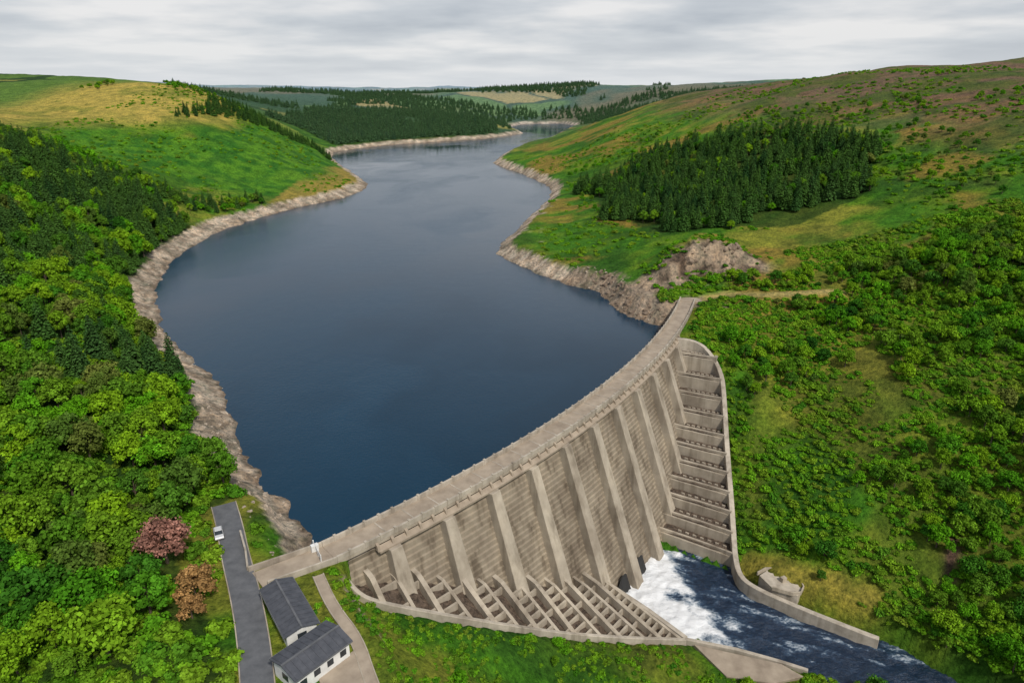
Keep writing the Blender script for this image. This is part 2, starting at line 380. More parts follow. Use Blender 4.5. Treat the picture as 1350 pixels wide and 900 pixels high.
# ------------------------------------------------------------------ reservoir water
m,t,out=newmat('reservoir_water');p=N(t,'ShaderNodeBsdfPrincipled')
p.inputs['IOR'].default_value=1.33
v=posmap(t,1,1,1)
wn=noise(t,posmap(t,.01,.01,1),1,3,.5)
mv=N(t,'ShaderNodeVectorMath',operation='MULTIPLY_ADD');cw=N(t,'ShaderNodeCombineXYZ');t.links.new(wn,cw.inputs[0]);t.links.new(wn,cw.inputs[1])
t.links.new(cw.outputs[0],mv.inputs[0]);mv.inputs[1].default_value=(1.6,1.2,0);t.links.new(posmap(t,.010,.0045,1),mv.inputs[2])
big=noise(t,mv.outputs[0],1,5,.55)
rc=ramp(t,[(.33,(.0015,.022,.046)),(.72,(.006,.042,.082))]);t.links.new(big,rc.inputs[0]);t.links.new(rc.outputs[0],p.inputs['Base Color'])
rr=ramp(t,[(.36,(.08,)*3),(.66,(.24,)*3)]);t.links.new(big,rr.inputs[0]);t.links.new(rr.outputs[0],p.inputs['Roughness'])
w1=noise(t,v,.9,4,.6);w2=noise(t,posmap(t,1,.7,1),.2,3,.5)
aa=N(t,'ShaderNodeMath',operation='ADD');t.links.new(w1,aa.inputs[0]);t.links.new(w2,aa.inputs[1])
b=N(t,'ShaderNodeBump');b.inputs['Distance'].default_value=.16
rb=ramp(t,[(.36,(.15,)*3),(.66,(.6,)*3)]);t.links.new(big,rb.inputs[0]);t.links.new(rb.outputs[0],b.inputs['Strength'])
t.links.new(aa.outputs[0],b.inputs['Height']);t.links.new(b.outputs[0],p.inputs['Normal']);t.links.new(p.outputs[0],out.inputs[0])
WP=[pos(s,-3.5) for s in range(0,213,6)]+[(90,312),(400,600),(500,2400),(-900,2400),(-500,400),(-110,150),(-52,121)]
WP=[(w_[0],w_[1],0) for w_ in WP]
me=mesh_np('reservoir_water',WP,[tuple(range(len(WP)))],[m]);link(bpy.data.objects.new('reservoir_water',me))

# ------------------------------------------------------------------ river
gx,gy=np.meshgrid(np.arange(30,150,.5),np.arange(60,192,.5))
x=gx.ravel();y=gy.ravel();s,n=sn(x,y)
src=np.minimum(dpoly(x,y,[pos(77,19),pos(86,24),pos(94,19)]),dpoly(x,y,[pos(77,22),pos(78,38)])*.9)
fl=fbm(x*.8-y*.6,(y*.8+x*.6)*1.8,5,5,71)
foam=(1-sst(1,16,src+(fl-.5)*16))*1.25
foam=np.maximum(foam,sst(.55,.75,fbm((x*.9-y*.43)*.5,(y*.9+x*.43)*2.0,3.2,5,77))*.34)
foam=np.clip(foam,0,1.1)
z=-42+(fbm(x,y,3,4,79)-.5)*1.2+foam*(fbm(x,y,1.5,3,80))*.8
ny2,nx2=gx.shape;idx=np.arange(ny2*nx2).reshape(ny2,nx2)
F=np.stack([idx[:-1,:-1],idx[:-1,1:],idx[1:,1:],idx[1:,:-1]],-1).reshape(-1,4)
okv=(n>16)&(river_d(x,y)<4.5)&~((s<73)&(n<42))&~((s>108)&(n<41));F=F[okv[F].all(1)]
m,t,out=newmat('river_water');p=N(t,'ShaderNodeBsdfPrincipled');at=N(t,'ShaderNodeAttribute',attribute_name='foam')
v=posmap(t,1,1,1);f=noise(t,posmap(t,.7,1.3,1),1.1,7,.75)
mm=N(t,'ShaderNodeMath',operation='MULTIPLY_ADD');t.links.new(f,mm.inputs[0]);mm.inputs[1].default_value=1.3;t.links.new(at.outputs['Fac'],mm.inputs[2])
rc=ramp(t,[(.62,(.008,.020,.045)),(.85,(.022,.048,.095)),(1.0,(.09,.15,.22))])
t.links.new(mm.outputs[0],rc.inputs[0])
mk=N(t,'ShaderNodeMapRange');mk.inputs[1].default_value=.92;mk.inputs[2].default_value=1.4;t.links.new(mm.outputs[0],mk.inputs[0])
mix=N(t,'ShaderNodeMix',data_type='RGBA');t.links.new(mk.outputs[0],mix.inputs[0]);t.links.new(rc.outputs[0],mix.inputs[6]);mix.inputs[7].default_value=(.86,.88,.9,1)
t.links.new(mix.outputs[2],p.inputs['Base Color']);p.inputs['Roughness'].default_value=.3
b=N(t,'ShaderNodeBump');b.inputs['Strength'].default_value=.9;b.inputs['Distance'].default_value=.5;t.links.new(f,b.inputs['Height']);t.links.new(b.outputs[0],p.inputs['Normal'])
t.links.new(p.outputs[0],out.inputs[0])
me=mesh_np('river_water',np.stack([x,y,z],1),F,[m],smooth=True,attrs={'foam':foam});link(bpy.data.objects.new('river_water',me))

# ------------------------------------------------------------------ dam
dam=empty('concrete_buttress_dam')
SS=np.arange(0,213.1,3.0)
RIB=[12.5+14.6*i for i in range(11)]
mb=MB()
mb.sweep([(-4.6,6.9),(-4.6,-40),(0.8,-40),(0.8,6.9)],SS,0)
mb.sweep([(-5.2,8),(-5.2,7.2),(-4.6,6.9),(.8,6.9),(1.6,7.2),(1.6,8)],SS,0)
mb.obj('crest_wall',[M_conc],dam)
mb=MB()
mb.sweep([(-4.7,8.03),(-4.7,8.005),(1.1,8.005),(1.1,8.03)],SS,0)
mb.obj('crest_roadway',[M_deck],dam)
mb=MB()
mb.sweep([(-5.2,9.15),(-5.2,8),(-4.7,8),(-4.7,9.15)],SS,0)
mb.sweep([(1.1,9.15),(1.1,8),(1.6,8),(1.6,9.15)],SS,0)
for s_ in np.arange(3,212,3.65):
    for nn in(-4.95,1.35):
        a=math.radians(42+.137*s_);c=pos(s_,nn);mb.box((c[0],c[1],8.0),(.6,.7,1.4),a,0)
for s_ in RIB+[s2+7.3 for s2 in RIB[:-1]]:
    mb.sweep([(-4.6,8.09),(-4.6,8.035),(1.0,8.035),(1.0,8.09)],[s_-.18,s_+.18],0)
mb.obj('crest_parapets',[M_par],dam,.04)
mb=MB()
mb.sweep([(1.62,7.0),(1.62,5.8),(2.9,5.8),(2.9,6.3)],np.arange(9,166,3.0),0)
for s_ in np.arange(9,166,3.65):
    mb.sweep([(1.65,7.9),(1.65,6.2),(2.7,6.2),(2.3,7.5)],[s_-.3,s_+.3],0)
mb.obj('spillway_sill',[M_deck],dam)
mb=MB();ss=np.arange(0,170.1,1.5)
zz=6.6;prof=[(1.5,6.6)]
while zz>-47:
    zz-=1.35;n1_=nface(zz)-1.5;prof.append((n1_-.40,zz+.22));prof.append((n1_,zz))
k=len(prof);V=[];F=[]
for q_ in ss:
    for n_,z_ in prof: V.append(pos(q_,n_,z_))
for i in range(len(ss)-1):
    zl=min(zf(ss[i]),zf(ss[i+1]))-4
    for j in range(k-1):
        if prof[j][1]<zl: break
        a=i*k+j;F.append((a,a+1,a+1+k,a+k))
mb.add(V,F,0);mb.obj('face_panels',[M_concd],dam)
mb=MB()
for s_ in RIB:
    zb=zf(s_)-3;top=6.0
    V=[]
    for z_,w in((top,2.9),(zb,3.9)):
        no=nface(z_)+1.1;ni=nface(z_)-3
        V+=[pos(s_-w/2,ni,z_),pos(s_+w/2,ni,z_),pos(s_+w/2,no,z_),pos(s_-w/2,no,z_)]
    mb.add(V,[(3,2,1,0),(4,5,6,7),(0,1,5,4),(1,2,6,5),(2,3,7,6),(3,0,4,7)],0)
mb.obj('buttress_ribs',[M_conc],dam,.12)
# left toe compartments
mb=MB();LS=np.arange(1.5,73.1,1.5)
def lfloor(s,n):
    a=nface(zf(s));b=nt(s);return lerp(zf(s),zt(s),float(np.clip((n-a)/max(b-a,.5),0,1)))
V=[];F=[];NJ=14
for s_ in LS:
    a=nface(zf(s_))-4;b=nt(s_)+.2
    for j in range(NJ):
        n_=lerp(a,b,j/(NJ-1));V.append(pos(s_,n_,lfloor(s_,n_)-.7+random.uniform(-.35,.35)))
for i in range(len(LS)-1):
    for j in range(NJ-1):
        a=i*NJ+j;F.append((a,a+1,a+NJ+1,a+NJ))
mb.add(V,F,1)
W_=[5.6,11,16,21.4,26.2,31.5,36.2,41.6,46,51.6,56,61.6,65.6,70.6]
for i,s_ in enumerate(W_):
    a=nface(zf(s_))-2.5;b=nt(s_);hi=(i%2==0)
    pts=[pos(s_,lerp(a,b,q),lfloor(s_,lerp(a,b,q))+lerp(2.6 if hi else 1.5,1.3,q)) for q in np.linspace(0,1,6)]
    mb.path(pts,1.15 if hi else .8,6,0)
    if i<len(W_)-1:
        s2=W_[i+1];sm=(s_+s2)/2;a=nface(zf(sm));b=nt(sm)
        if b-a>4:
            m_=int((b-a)/ (2.0 if i%2==0 else 4.2))
            for q in np.linspace(.1,.93,max(m_,2)):
                n0=lerp(a,b,q);mb.path([pos(s_+.4,n0,lfloor(sm,n0)+.35),pos(s2-.4,n0,lfloor(sm,n0)+.35)],.55,1.8,0)
s_=107.2;st=5.25
while s_<164:
    s2=min(s_+st,167);zc=float(zf(s2))-1.6;a=nface(zf(s_))-5
    b=float(nt(s_));b2=float(nt(s2))
    V=[pos(s_,a,zc),pos(s_,b,zc),pos(s2,b2,zc),pos(s2,a,zc)];V+=[(v_[0],v_[1],zc-9) for v_ in V]
    mb.add(V,[(0,1,2,3),(0,4,5,1),(1,5,6,2),(3,2,6,7)],0)
    Q=10;V=[];F=[]
    for i in range(Q+1):
        for j in range(4):
            n0=lerp(a,lerp(b,b2,j/3)-.4,i/Q);V.append(pos(lerp(s_+.5,s2+.3,j/3),n0,zc+.3+random.uniform(-.25,.25)))
    for i in range(Q):
        for j in range(3): F.append((i*4+j,i*4+j+1,i*4+j+5,i*4+j+4))
    mb.add(V,F,1)
    pts=[pos(s_+.35+1.2*math.sin(math.pi*q),lerp(a,b,q),zc+1.5-.7*math.sin(math.pi*q)) for q in np.linspace(0,1,13)]
    mb.path(pts,.7,3.4,0)
    for q in np.linspace(.2,.95,8):
        c=pos(s_+3.2,lerp(a+3,b,q));mb.box((c[0],c[1],zc),(.5,1.1,.85),.9+random.uniform(-.1,.1),0)
    s_+=st
mb.obj('toe_compartments',[M_conc,M_rubble],dam,0)
mb=MB()
def smooth(pts,it=3):
    for _ in range(it):
        q_=[pts[0]]
        for i in range(len(pts)-1):
            a,b=pts[i],pts[i+1]
            q_.append(tuple(.75*a[k]+.25*b[k] for k in range(3)));q_.append(tuple(.25*a[k]+.75*b[k] for k in range(3)))
        q_.append(pts[-1]);pts=q_
    return pts
lw=[pos(.5,1.5,5.5)]+[pos(a_,float(nt(a_)),float(zt(a_))+1.5) for a_ in(2,4.7,14,24,35,46,58,71.5)]
mb.path(smooth(lw,2),1.0,5,0)
lw2=[pos(71.5,42,-38.3),(58,137,-38.5),(68,133.2,-38.7),(74,130.6,-38.9)]
mb.path(lw2,1.0,7,0)
mb.path([pos(73,16,-34),pos(73,30,-36.5),pos(72,42,-38.4)],1.3,9,0)
rw=[pos(163,2,7.6),pos(165.5,7,7),pos(164,13,5.5),pos(158,20.2,-.5),pos(150,23.5,-7),pos(136.6,28.6,-18),pos(122,35,-28),pos(112,39.5,-34.5),pos(107.6,41.5,-37),(67.2,165,-37.8),(69.3,160,-38),(79.6,152,-38.3),(92.6,143.6,-38.8),(97,141,-39)]
mb.path(smooth(rw,2),1.6,8,0)
mb.obj('toe_walls',[M_par],dam,.1)
mb=MB()
for s_ in(80,90):
    V=[]
    for i in range(9):
        a=math.pi*i/8;V.append(pos(s_+2.6*math.cos(a),nface(-38)-.6,-39.5+4.0*math.sin(a)))
    V+=[pos(s_-2.6,nface(-42)-.2,-43),pos(s_+2.6,nface(-42)-.2,-43)]
    mb.add(V,[tuple(range(9))+(9,10)],0)
mb.obj('outlet_dark_panels',[M_black],dam)  # flat black arch panels, painting in the shade inside the outlets

def slab(name,pts,z,th,mat,parent=None):
    mb=MB();n_=len(pts);V=[(a,b,z) for a,b in pts]+[(a,b,z-th) for a,b in pts]
    mb.add(V,[tuple(range(n_)),tuple(range(n_,2*n_))[::-1]]+[(i,i+n_,(i+1)%n_+n_,(i+1)%n_) for i in range(n_)],0)
    return mb.obj(name,[mat],parent,.05)
slab('river_apron',[(47.5,138.8),(68,132.4),(72,128.6),(64,126.5),(53,128.5)],-38.9,5,M_deck)
plat=slab('river_platform',[(74.5,157.5),(80.5,154.5),(83.5,158.5),(81,163),(76,165.5),(72.5,163)],-36.8,4,M_par)
mb=MB();mb.path(smooth([(74.2,157.2,-35.9),(80.7,154,-35.9),(84,158.6,-35.9),(81.3,163.4,-35.9),(76,166,-35.9),(72,163.4,-35.9)],1),.35,1.2,0);mb.box((78.5,160.5,-36.8),(1.6,1.2,1.4),.4,0);mb.obj('platform_parapet',[M_conc],plat,.03)
slab('crest_abutment_platform',[pos(209,-7),pos(216,-6),pos(217,6),pos(210,5)],8.3,4,M_deck)
slab('approach_deck',[pos(0,1.5),pos(0,-5.1),(-51.2,109.6),(-47.7,105.6)],8.0,1.5,M_deck)
mb=MB();mb.path([pos(0,-5,9.1),(-45.5,114,9.1),(-52,110,9.1)],.4,2,0);mb.path([pos(0,1.4,9.1),(-46.8,105.9,9.1)],.4,2,0);mb.path([(-52.2,110.3,9.0),(-54.5,115.5,9.0),(-58,122,9)],.4,2,0)
mb.obj('approach_wall',[M_par],None,.05)

def ribbon(name,pts,w,z,mat,kerb=False):
    pts=[(a,b,z) for a,b in pts];pts=smooth(pts,2);mb=MB();V=[]
    for i,p_ in enumerate(pts):
        a=pts[max(i-1,0)];b=pts[min(i+1,len(pts)-1)];d=Vector((b[0]-a[0],b[1]-a[1],0)).normalized();q_=Vector((-d.y,d.x,0))*w/2
        V+=[(p_[0]+q_.x,p_[1]+q_.y,z),(p_[0]-q_.x,p_[1]-q_.y,z)]
    mb.add(V,[(2*i,2*i+1,2*i+3,2*i+2) for i in range(len(pts)-1)],0)
    o=mb.obj(name,[mat])
    if kerb:
        mk_=MB();mk_.path([(V[i][0],V[i][1],z+.12) for i in range(0,len(V),2)],.2,.5,0);mk_.path([(V[i][0],V[i][1],z+.12) for i in range(1,len(V),2)],.2,.5,0)
        mk_.obj('kerbs',[M_conc],o)
ribbon('access_road',ROAD[:-2],5.2,7.985,M_asph,True)
ribbon('footpath',PATH[:5],2.0,7.93,M_deck,True)

# ------------------------------------------------------------------ buildings
def building(name,c,L,W,ang,z0,h,roofh):
    e=empty(name);ca,sa=math.cos(ang),math.sin(ang)
    tr=lambda x,y,z:(c[0]+x*ca-y*sa,c[1]+x*sa+y*ca,z)
    mb=MB();mb.box((c[0],c[1],z0-1),(L,W,h+1),ang,0)
    mb.add([tr(L/2,-W/2,z0+h),tr(L/2,W/2,z0+h),tr(L/2,0,z0+h+roofh),tr(-L/2,-W/2,z0+h),tr(-L/2,W/2,z0+h),tr(-L/2,0,z0+h+roofh)],[(0,1,2),(5,4,3)],0)
    mb.obj('walls',[M_white],e)
    mb=MB();o=.45;rl=L/2+o;rw_=W/2+o;dz=roofh*o/(W/2)
    for sg in(1,-1):
        V=[tr(-rl,sg*rw_,z0+h-dz),tr(rl,sg*rw_,z0+h-dz),tr(rl,0,z0+h+roofh),tr(-rl,0,z0+h+roofh)]
        V+=[(a,b,q_+.18) for a,b,q_ in V]
        mb.add(V,[(0,1,2,3),(4,5,6,7),(0,1,5,4),(1,2,6,5),(3,0,4,7)],0)
        for xx in np.arange(-L/2,L/2+.01,1.2):
            a_=tr(xx,sg*rw_,z0+h-dz+.23);b_=tr(xx,sg*.1,z0+h+roofh+.23);mb.path([a_,b_],.07,.06,0)
    mb.obj('roof',[M_slate],e)
    mb=MB();mb.path([tr(-rl,0,z0+h+roofh+.3),tr(rl,0,z0+h+roofh+.3)],.35,.2,0)
    for sg in(1,-1): mb.path([tr(-rl,sg*(rw_+.08),z0+h-dz+.1),tr(rl,sg*(rw_+.08),z0+h-dz+.1)],.14,.2,0)
    mb.obj('ridge_and_gutters',[M_asph],e)
    mb=MB();k=int(L//2.4)
    for i in range(k):
        xx=-L/2+L*(i+.5)/k
        for sg in(1,-1):
            a=tr(xx,sg*W/2,0);mb.box((a[0],a[1],z0+1.1 if (i or sg>0) else z0+.1),(1.2,.1,1.2 if (i or sg>0) else 2.1),ang,0)
    for sg in(1,-1):
        a=tr(sg*L/2,0,0);mb.box((a[0],a[1],z0+1.1),(.1,1.6,1.2),ang,0)
    mb.obj('windows_and_door',[M_glass],e)
building('control_building',(-39.9,97.4),13.6,5.2,math.radians(-55),7.8,3.0,.7)
building('valve_workshop',(-32.9,86.9),10.2,6.2,math.radians(50.5),7.8,3.4,.8)
slab('forecourt',[(-31.5,84.5),(-26.5,90.5),(-20.5,80),(-26,74)],7.96,.6,M_deck)

def car(name,c,ang,paint):
    e=empty(name);ca,sa=math.cos(ang),math.sin(ang);tr=lambda x,y,z:(c[0]+x*ca-y*sa,c[1]+x*sa+y*ca,c[2]+z)
    pr=[(-2.1,.35),(-2.15,.8),(-2.0,1.0),(-1.2,1.05),(1.0,1.0),(1.9,.85),(2.1,.6),(2.05,.35)]
    mb=MB();V=[tr(a,-.87,b) for a,b in pr]+[tr(a,.87,b) for a,b in pr];k=len(pr)
    mb.add(V,[tuple(range(k)),tuple(range(k,2*k))[::-1]]+[(i,(i+1)%k,(i+1)%k+k,i+k) for i in range(k)],0)
    V=[tr(-1.25,-.7,1.46),tr(.35,-.7,1.46),tr(.35,.7,1.46),tr(-1.25,.7,1.46)];V+=[(a,b,q_+.04) for a,b,q_ in V]
    mb.add(V,[(4,5,6,7),(0,1,5,4),(1,2,6,5),(2,3,7,6),(3,0,4,7)],0)
    mb.obj('body',[paint],e,.06)
    mb=MB();V=[tr(-1.95,-.8,1.02),tr(1.15,-.8,1.0),tr(1.15,.8,1.0),tr(-1.95,.8,1.02),tr(-1.25,-.68,1.46),tr(.35,-.68,1.46),tr(.35,.68,1.46),tr(-1.25,.68,1.46)]
    mb.add(V,[(0,1,5,4),(1,2,6,5),(2,3,7,6),(3,0,4,7)],0);mb.obj('glasshouse',[M_glass],e)
    mb=MB()
    for ax in(-1.35,1.3):
        for sy in(-.88,.88):
            V=[tr(ax+.33*math.cos(a),sy+d_,.33+.33*math.sin(a)) for d_ in(-.1,.1) for a in np.linspace(0,2*math.pi,13)[:-1]]
            mb.add(V,[tuple(range(12)),tuple(range(12,24))[::-1]]+[(i,(i+1)%12,(i+1)%12+12,i+12) for i in range(12)],0)
    mb.obj('wheels',[M_black],e)
car('parked_car',(-62.4,121.4,7.99),math.radians(-62),M_paint)
e=empty('security_gate');mb=MB()
gp=[(-41.2,117.6),(-39.4,114.6),(-38.4,112.9)]
for g in gp: mb.box((g[0],g[1],8.0),(.22,.22,1.7),.7,0)
mb.path([(-41.2,117.6,9.5),(-39.4,114.6,9.5)],.1,.3,0);mb.path([(-41.2,117.6,8.8),(-39.4,114.6,8.8)],.1,.2,0);mb.path([(-39.4,114.6,9.5),(-38.4,112.9,9.5)],.1,.8,0)
mb.box((-40.6,116.4,8.0),(1.5,.9,1.5),.6,0);mb.obj('rails_and_kiosk',[M_white],e,.03)

# ------------------------------------------------------------------ vegetation prototypes
def leaves(L,cen,nrm,size,tint):
    nq=len(cen);rv=rng.normal(size=(nq,3));t1=np.cross(nrm,rv);t1/=np.linalg.norm(t1,axis=1)[:,None]+1e-9
    t2=np.cross(nrm,t1);t2/=np.linalg.norm(t2,axis=1)[:,None]+1e-9
    sz=size[:,None];asp=rng.uniform(.55,1.0,nq)[:,None]
    V=np.stack([cen-t1*sz,cen-t2*sz*asp,cen+t1*sz,cen+t2*sz*asp],1).reshape(-1,3)
    o=sum(len(a) for a in L['V']);L['V'].append(V);L['F'].append(np.arange(nq*4).reshape(-1,4)+o);L['T'].append(np.repeat(tint,4));L['M'].append(np.zeros(nq,int))
def limb(L,a,b,r1,r2,k=5):
    a=np.array(a,float);b=np.array(b,float);d=b-a;d/=np.linalg.norm(d);u=np.cross(d,[.3,.9,.1]);u/=np.linalg.norm(u);w=np.cross(d,u)
    V=[a+(u*math.cos(q_)+w*math.sin(q_))*r1 for q_ in np.linspace(0,2*math.pi,k+1)[:-1]]+[b+(u*math.cos(q_)+w*math.sin(q_))*r2 for q_ in np.linspace(0,2*math.pi,k+1)[:-1]]
    o=sum(len(x_) for x_ in L['V']);L['V'].append(np.array(V));L['F'].append(np.array([(i,(i+1)%k,(i+1)%k+k,i+k) for i in range(k)])+o);L['T'].append(np.ones(2*k));L['M'].append(np.ones(k,int))
def fin(L,name,mat):
    V=np.concatenate(L['V']);F=np.concatenate(L['F']);T=np.concatenate(L['T']);M=np.concatenate(L['M'])
    return mesh_np(name,V,F,[mat,M_bark],M,attrs={'tint':T})
def rdir(n,zmin=-1):
    v_=rng.normal(size=(n*3,3));v_/=np.linalg.norm(v_,axis=1)[:,None];v_=v_[v_[:,2]>zmin];return v_[:n]
def broad(name,h,R,nl,nleaf,lsz,mat):
    L=dict(V=[],F=[],T=[],M=[])
    limb(L,(0,0,-.5),(rng.normal()*.15,rng.normal()*.15,h*.62),R*.075,R*.035,6)
    for i in range(nl):
        f=i/nl;a=i*2.4+rng.normal()*.3;zz_=lerp(.42,.86,f)*h;rr_=R*(.72*math.sqrt(max(0,1-((f-.15)/.95)**2)))*rng.uniform(.75,1.1)
        if i==nl-1: rr_=0.1;zz_=.84*h
        c=np.array([math.cos(a)*rr_,math.sin(a)*rr_,zz_]);r=R*rng.uniform(.26,.46)
        limb(L,(0,0,h*rng.uniform(.25,.5)),c,R*.03,R*.012,4)
        k=int(nleaf/nl);d=rdir(k,-.5);k=len(d);lump=1+.18*np.sin(d[:,0]*7+i)+.18*np.sin(d[:,1]*8+d[:,2]*6+i*2)
        p_=c+d*(r*lump*rng.uniform(.74,1.14,k))[:,None]*np.array([1,1,.82])
        nr=d+rng.normal(size=(k,3))*.42;nr/=np.linalg.norm(nr,axis=1)[:,None]
        lt=rng.uniform(.75,1.22)
        leaves(L,p_,nr,rng.uniform(.7,1.3,k)*lsz,lt*rng.uniform(.62,1.35,k))
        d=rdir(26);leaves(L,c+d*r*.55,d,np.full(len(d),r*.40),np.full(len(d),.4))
    return fin(L,name,mat)
def conifer(name,h,R,nleaf,mat):
    L=dict(V=[],F=[],T=[],M=[])
    limb(L,(0,0,-.5),(0,0,h*.97),R*.07,.03,6)
    k=nleaf;f=rng.uniform(0,1,k)**.62;f=1-f
    tiers=14;f=(np.floor(f*tiers)+rng.uniform(0,.65,k))/tiers
    a=rng.uniform(0,2*math.pi,k);arm=np.round(a/(2*math.pi)*9+np.floor(f*tiers)*.37);a=(arm-np.floor(f*tiers)*.37+rng.normal(size=k)*.24)/9*2*math.pi
    rad=R*(1-f)**.7*rng.uniform(.25,1.08,k)
    p_=np.stack([np.cos(a)*rad,np.sin(a)*rad,h*(.1+.9*f)-rad*.22+.3],1)
    nr=np.stack([np.cos(a)*.5,np.sin(a)*.5,np.full(k,.8)],1)+rng.normal(size=(k,3))*.35;nr/=np.linalg.norm(nr,axis=1)[:,None]
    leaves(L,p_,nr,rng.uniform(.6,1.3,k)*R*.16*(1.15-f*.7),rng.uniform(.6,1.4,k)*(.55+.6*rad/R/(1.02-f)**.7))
    return fin(L,name,mat)
def shrub(name,n,mat,up=.75):
    L=dict(V=[],F=[],T=[],M=[])
    for i in range(6):
        a=i*1.05*2;rr_=rng.uniform(.1,.75);c=np.array([math.cos(a)*rr_,math.sin(a)*rr_,rng.uniform(.15,.6)*up]);r=rng.uniform(.35,.6)
        limb(L,(0,0,-.2),c,.05,.02,4)
        d=rdir(n//6,-.2);k=len(d);p_=c+d*(r*rng.uniform(.7,1.15,k))[:,None]*np.array([1,1,up])
        nr=d+rng.normal(size=(k,3))*.4;nr/=np.linalg.norm(nr,axis=1)[:,None]
        leaves(L,p_,nr,rng.uniform(.09,.19,k),rng.uniform(.8,1.15)*rng.uniform(.6,1.35,k))
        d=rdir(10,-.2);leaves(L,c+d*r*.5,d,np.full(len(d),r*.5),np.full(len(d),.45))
    return fin(L,name,mat)
def boulder(name,mat,sz=.6):
    import bmesh
    bm=bmesh.new();bmesh.ops.create_icosphere(bm,subdivisions=2,radius=1)
    sd=rng.normal(size=(6,3))
    for v_ in bm.verts:
        c_=np.array(v_.co);k_=1.0
        for q_ in sd:
            q2=q_/np.linalg.norm(q_);dd=float(c_@q2)
            if dd>.5:k_*=1-(dd-.5)*.95
        v_.co=v_.co*k_*(1+rng.normal()*.07);v_.co.z*=sz
    me=bpy.data.meshes.new(name);bm.to_mesh(me);bm.free();me.materials.append(mat);return me
BT=[broad('broadleaf_a',9,4.0,11,1700,.32,M_leaf),broad('broadleaf_b',10,3.7,10,1600,.31,M_leaf),broad('broadleaf_c',8,4.3,13,1900,.32,M_leaf),broad('broadleaf_d',11,3.4,12,1700,.29,M_leaf)]
CT=[conifer('conifer_a',15,3.1,1200,M_con),conifer('conifer_b',13,3.5,1100,M_con)]
CF=[conifer('distant_conifer_a',14,4.2,500,M_far),conifer('distant_conifer_b',12,4.6,500,M_far)]
SH=[shrub('scrub_a',330,M_shrub),shrub('scrub_b',300,M_shrub,.55),shrub('scrub_c',330,M_shrub,.95)]
BO=[boulder('boulder_a',M_rock),boulder('boulder_b',M_rock)]
BC=[boulder('crag_a',M_crag,.8),boulder('crag_b',M_crag,1.1)]
NI=0
def instancer(name,parent,me,P,S,A):
    global NI
    n=len(P)
    if n==0:return
    NI+=n
    h_=S/2;c,s_=np.cos(A)*h_,np.sin(A)*h_;V=np.zeros((n,4,3))
    for i,(ax,ay) in enumerate(((-1,-1),(1,-1),(1,1),(-1,1))):
        V[:,i,0]=P[:,0]+ax*c-ay*s_;V[:,i,1]=P[:,1]+ax*s_+ay*c;V[:,i,2]=P[:,2]
    m_=mesh_np(name,V.reshape(-1,3),np.arange(n*4).reshape(-1,4),[])
    o=bpy.data.objects.new(name,m_);link(o,parent);o.instance_type='FACES';o.use_instance_faces_scale=True;o.instance_faces_scale=1.0
    o.show_instancer_for_render=False;o.show_instancer_for_viewport=False
    ch=bpy.data.objects.new(me.name+'_plant',me);link(ch,o)
def jgrid(x0,x1,y0,y1,sp,j=.45):
    gx,gy=np.meshgrid(np.arange(x0,x1,sp),np.arange(y0,y1,sp));x=gx.ravel();y=gy.ravel()
    return x+rng.uniform(-j,j,len(x))*sp,y+rng.uniform(-j,j,len(x))*sp
def keep(x,y,m=3.0):
    s,n=sn(x,y);dl=lake_d(x,y)
    k=(dl>np.where(x<-30,10.5,8.5)+m*.3)&~((s>-1)&(s<167)&(n>-6)&(n<nt(s)+1.0+m*.5))&~((s>=160)&(s<217)&(n>-6)&(n<4+m*.5))&(river_d(x,y)>2.5)
    k&=dpoly(x,y,ROAD)>3.0+m;k&=dpoly(x,y,APPR)>3.4+m;k&=dpoly(x,y,PATH)>1.4+m*.7;k&=dpoly(x,y,[(-43,101),(-36,93)])>3.5+m;k&=dpoly(x,y,[(-36,84),(-28,91)])>4+m
    k&=dpoly(x,y,[(-30,82),(-23,82)])>4+m*.5;k&=dpoly(x,y,[(50,136),(66,129)])>5;k&=np.hypot(x-78,y-160)>7
    k&=(dpoly(x,y,CRAG)>5+3*np.sin(x*.9+y))
    k&=(np.hypot(x+68.2,y-110)>4+m*1.1)&(np.hypot(x+58.5,y-100)>3.2+m)&(np.hypot(x+56.5,y-95)>2.6+m*.8)
    return k
def spread(parent,protos,x,y,smin,smax,sink=.2,sfun=None):
    z=height(x,y)-sink;S=rng.uniform(smin,smax,len(x))
    if sfun is not None:S=S*sfun
    A=rng.uniform(0,6.28,len(x));w=rng.integers(0,len(protos),len(x));P=np.stack([x,y,z],1)
    for i,me in enumerate(protos):
        k=w==i;instancer(me.name+'_spread',parent,me,P[k],S[k],A[k])

wood=empty('woodland')
x,y=jgrid(-520,-40,-20,520,5.3);k=inpoly(x,y,WOODL)&keep(x,y,2.2)&(np.abs(x)<(y+150)*.9)
dl=lake_d(x,y);gap=fbm(x,y,22,3,91)
k&=~((gap>.6)&(y<300))
x,y=x[k],y[k];con=(rng.uniform(size=len(x))<sst(.44,.56,fbm(x,y,45,3,93)+.16*sst(180,330,y)-.03)*.85)
con&=~((y<185)|((x<-330)&(y<450)&(rng.uniform(size=len(x))<.5)))
spread(wood,BT,x[~con],y[~con],.5,1.3)
spread(wood,CT,x[con],y[con],.55,1.1)
x,y=jgrid(-200,-38,20,320,2.9);k=inpoly(x,y,[(-38,20),(-40,90),(-48,102),(-44,112),(-58,122),(-40,122),(-60,160),(-120,260),(-190,340),(-230,200),(-150,20)])&keep(x,y,.8)&((fbm(x,y,22,3,91)>.52)|(lake_d(x,y)<24))
x,y=x[k],y[k];spread(wood,SH,x,y,1.2,2.8)
x,y=jgrid(-330,-200,440,640,6);d=dpoly(x,y,[(-300,505),(-262,512),(-235,500),(-216,530),(-205,560)]);k=(d<9)&keep(x,y,2)
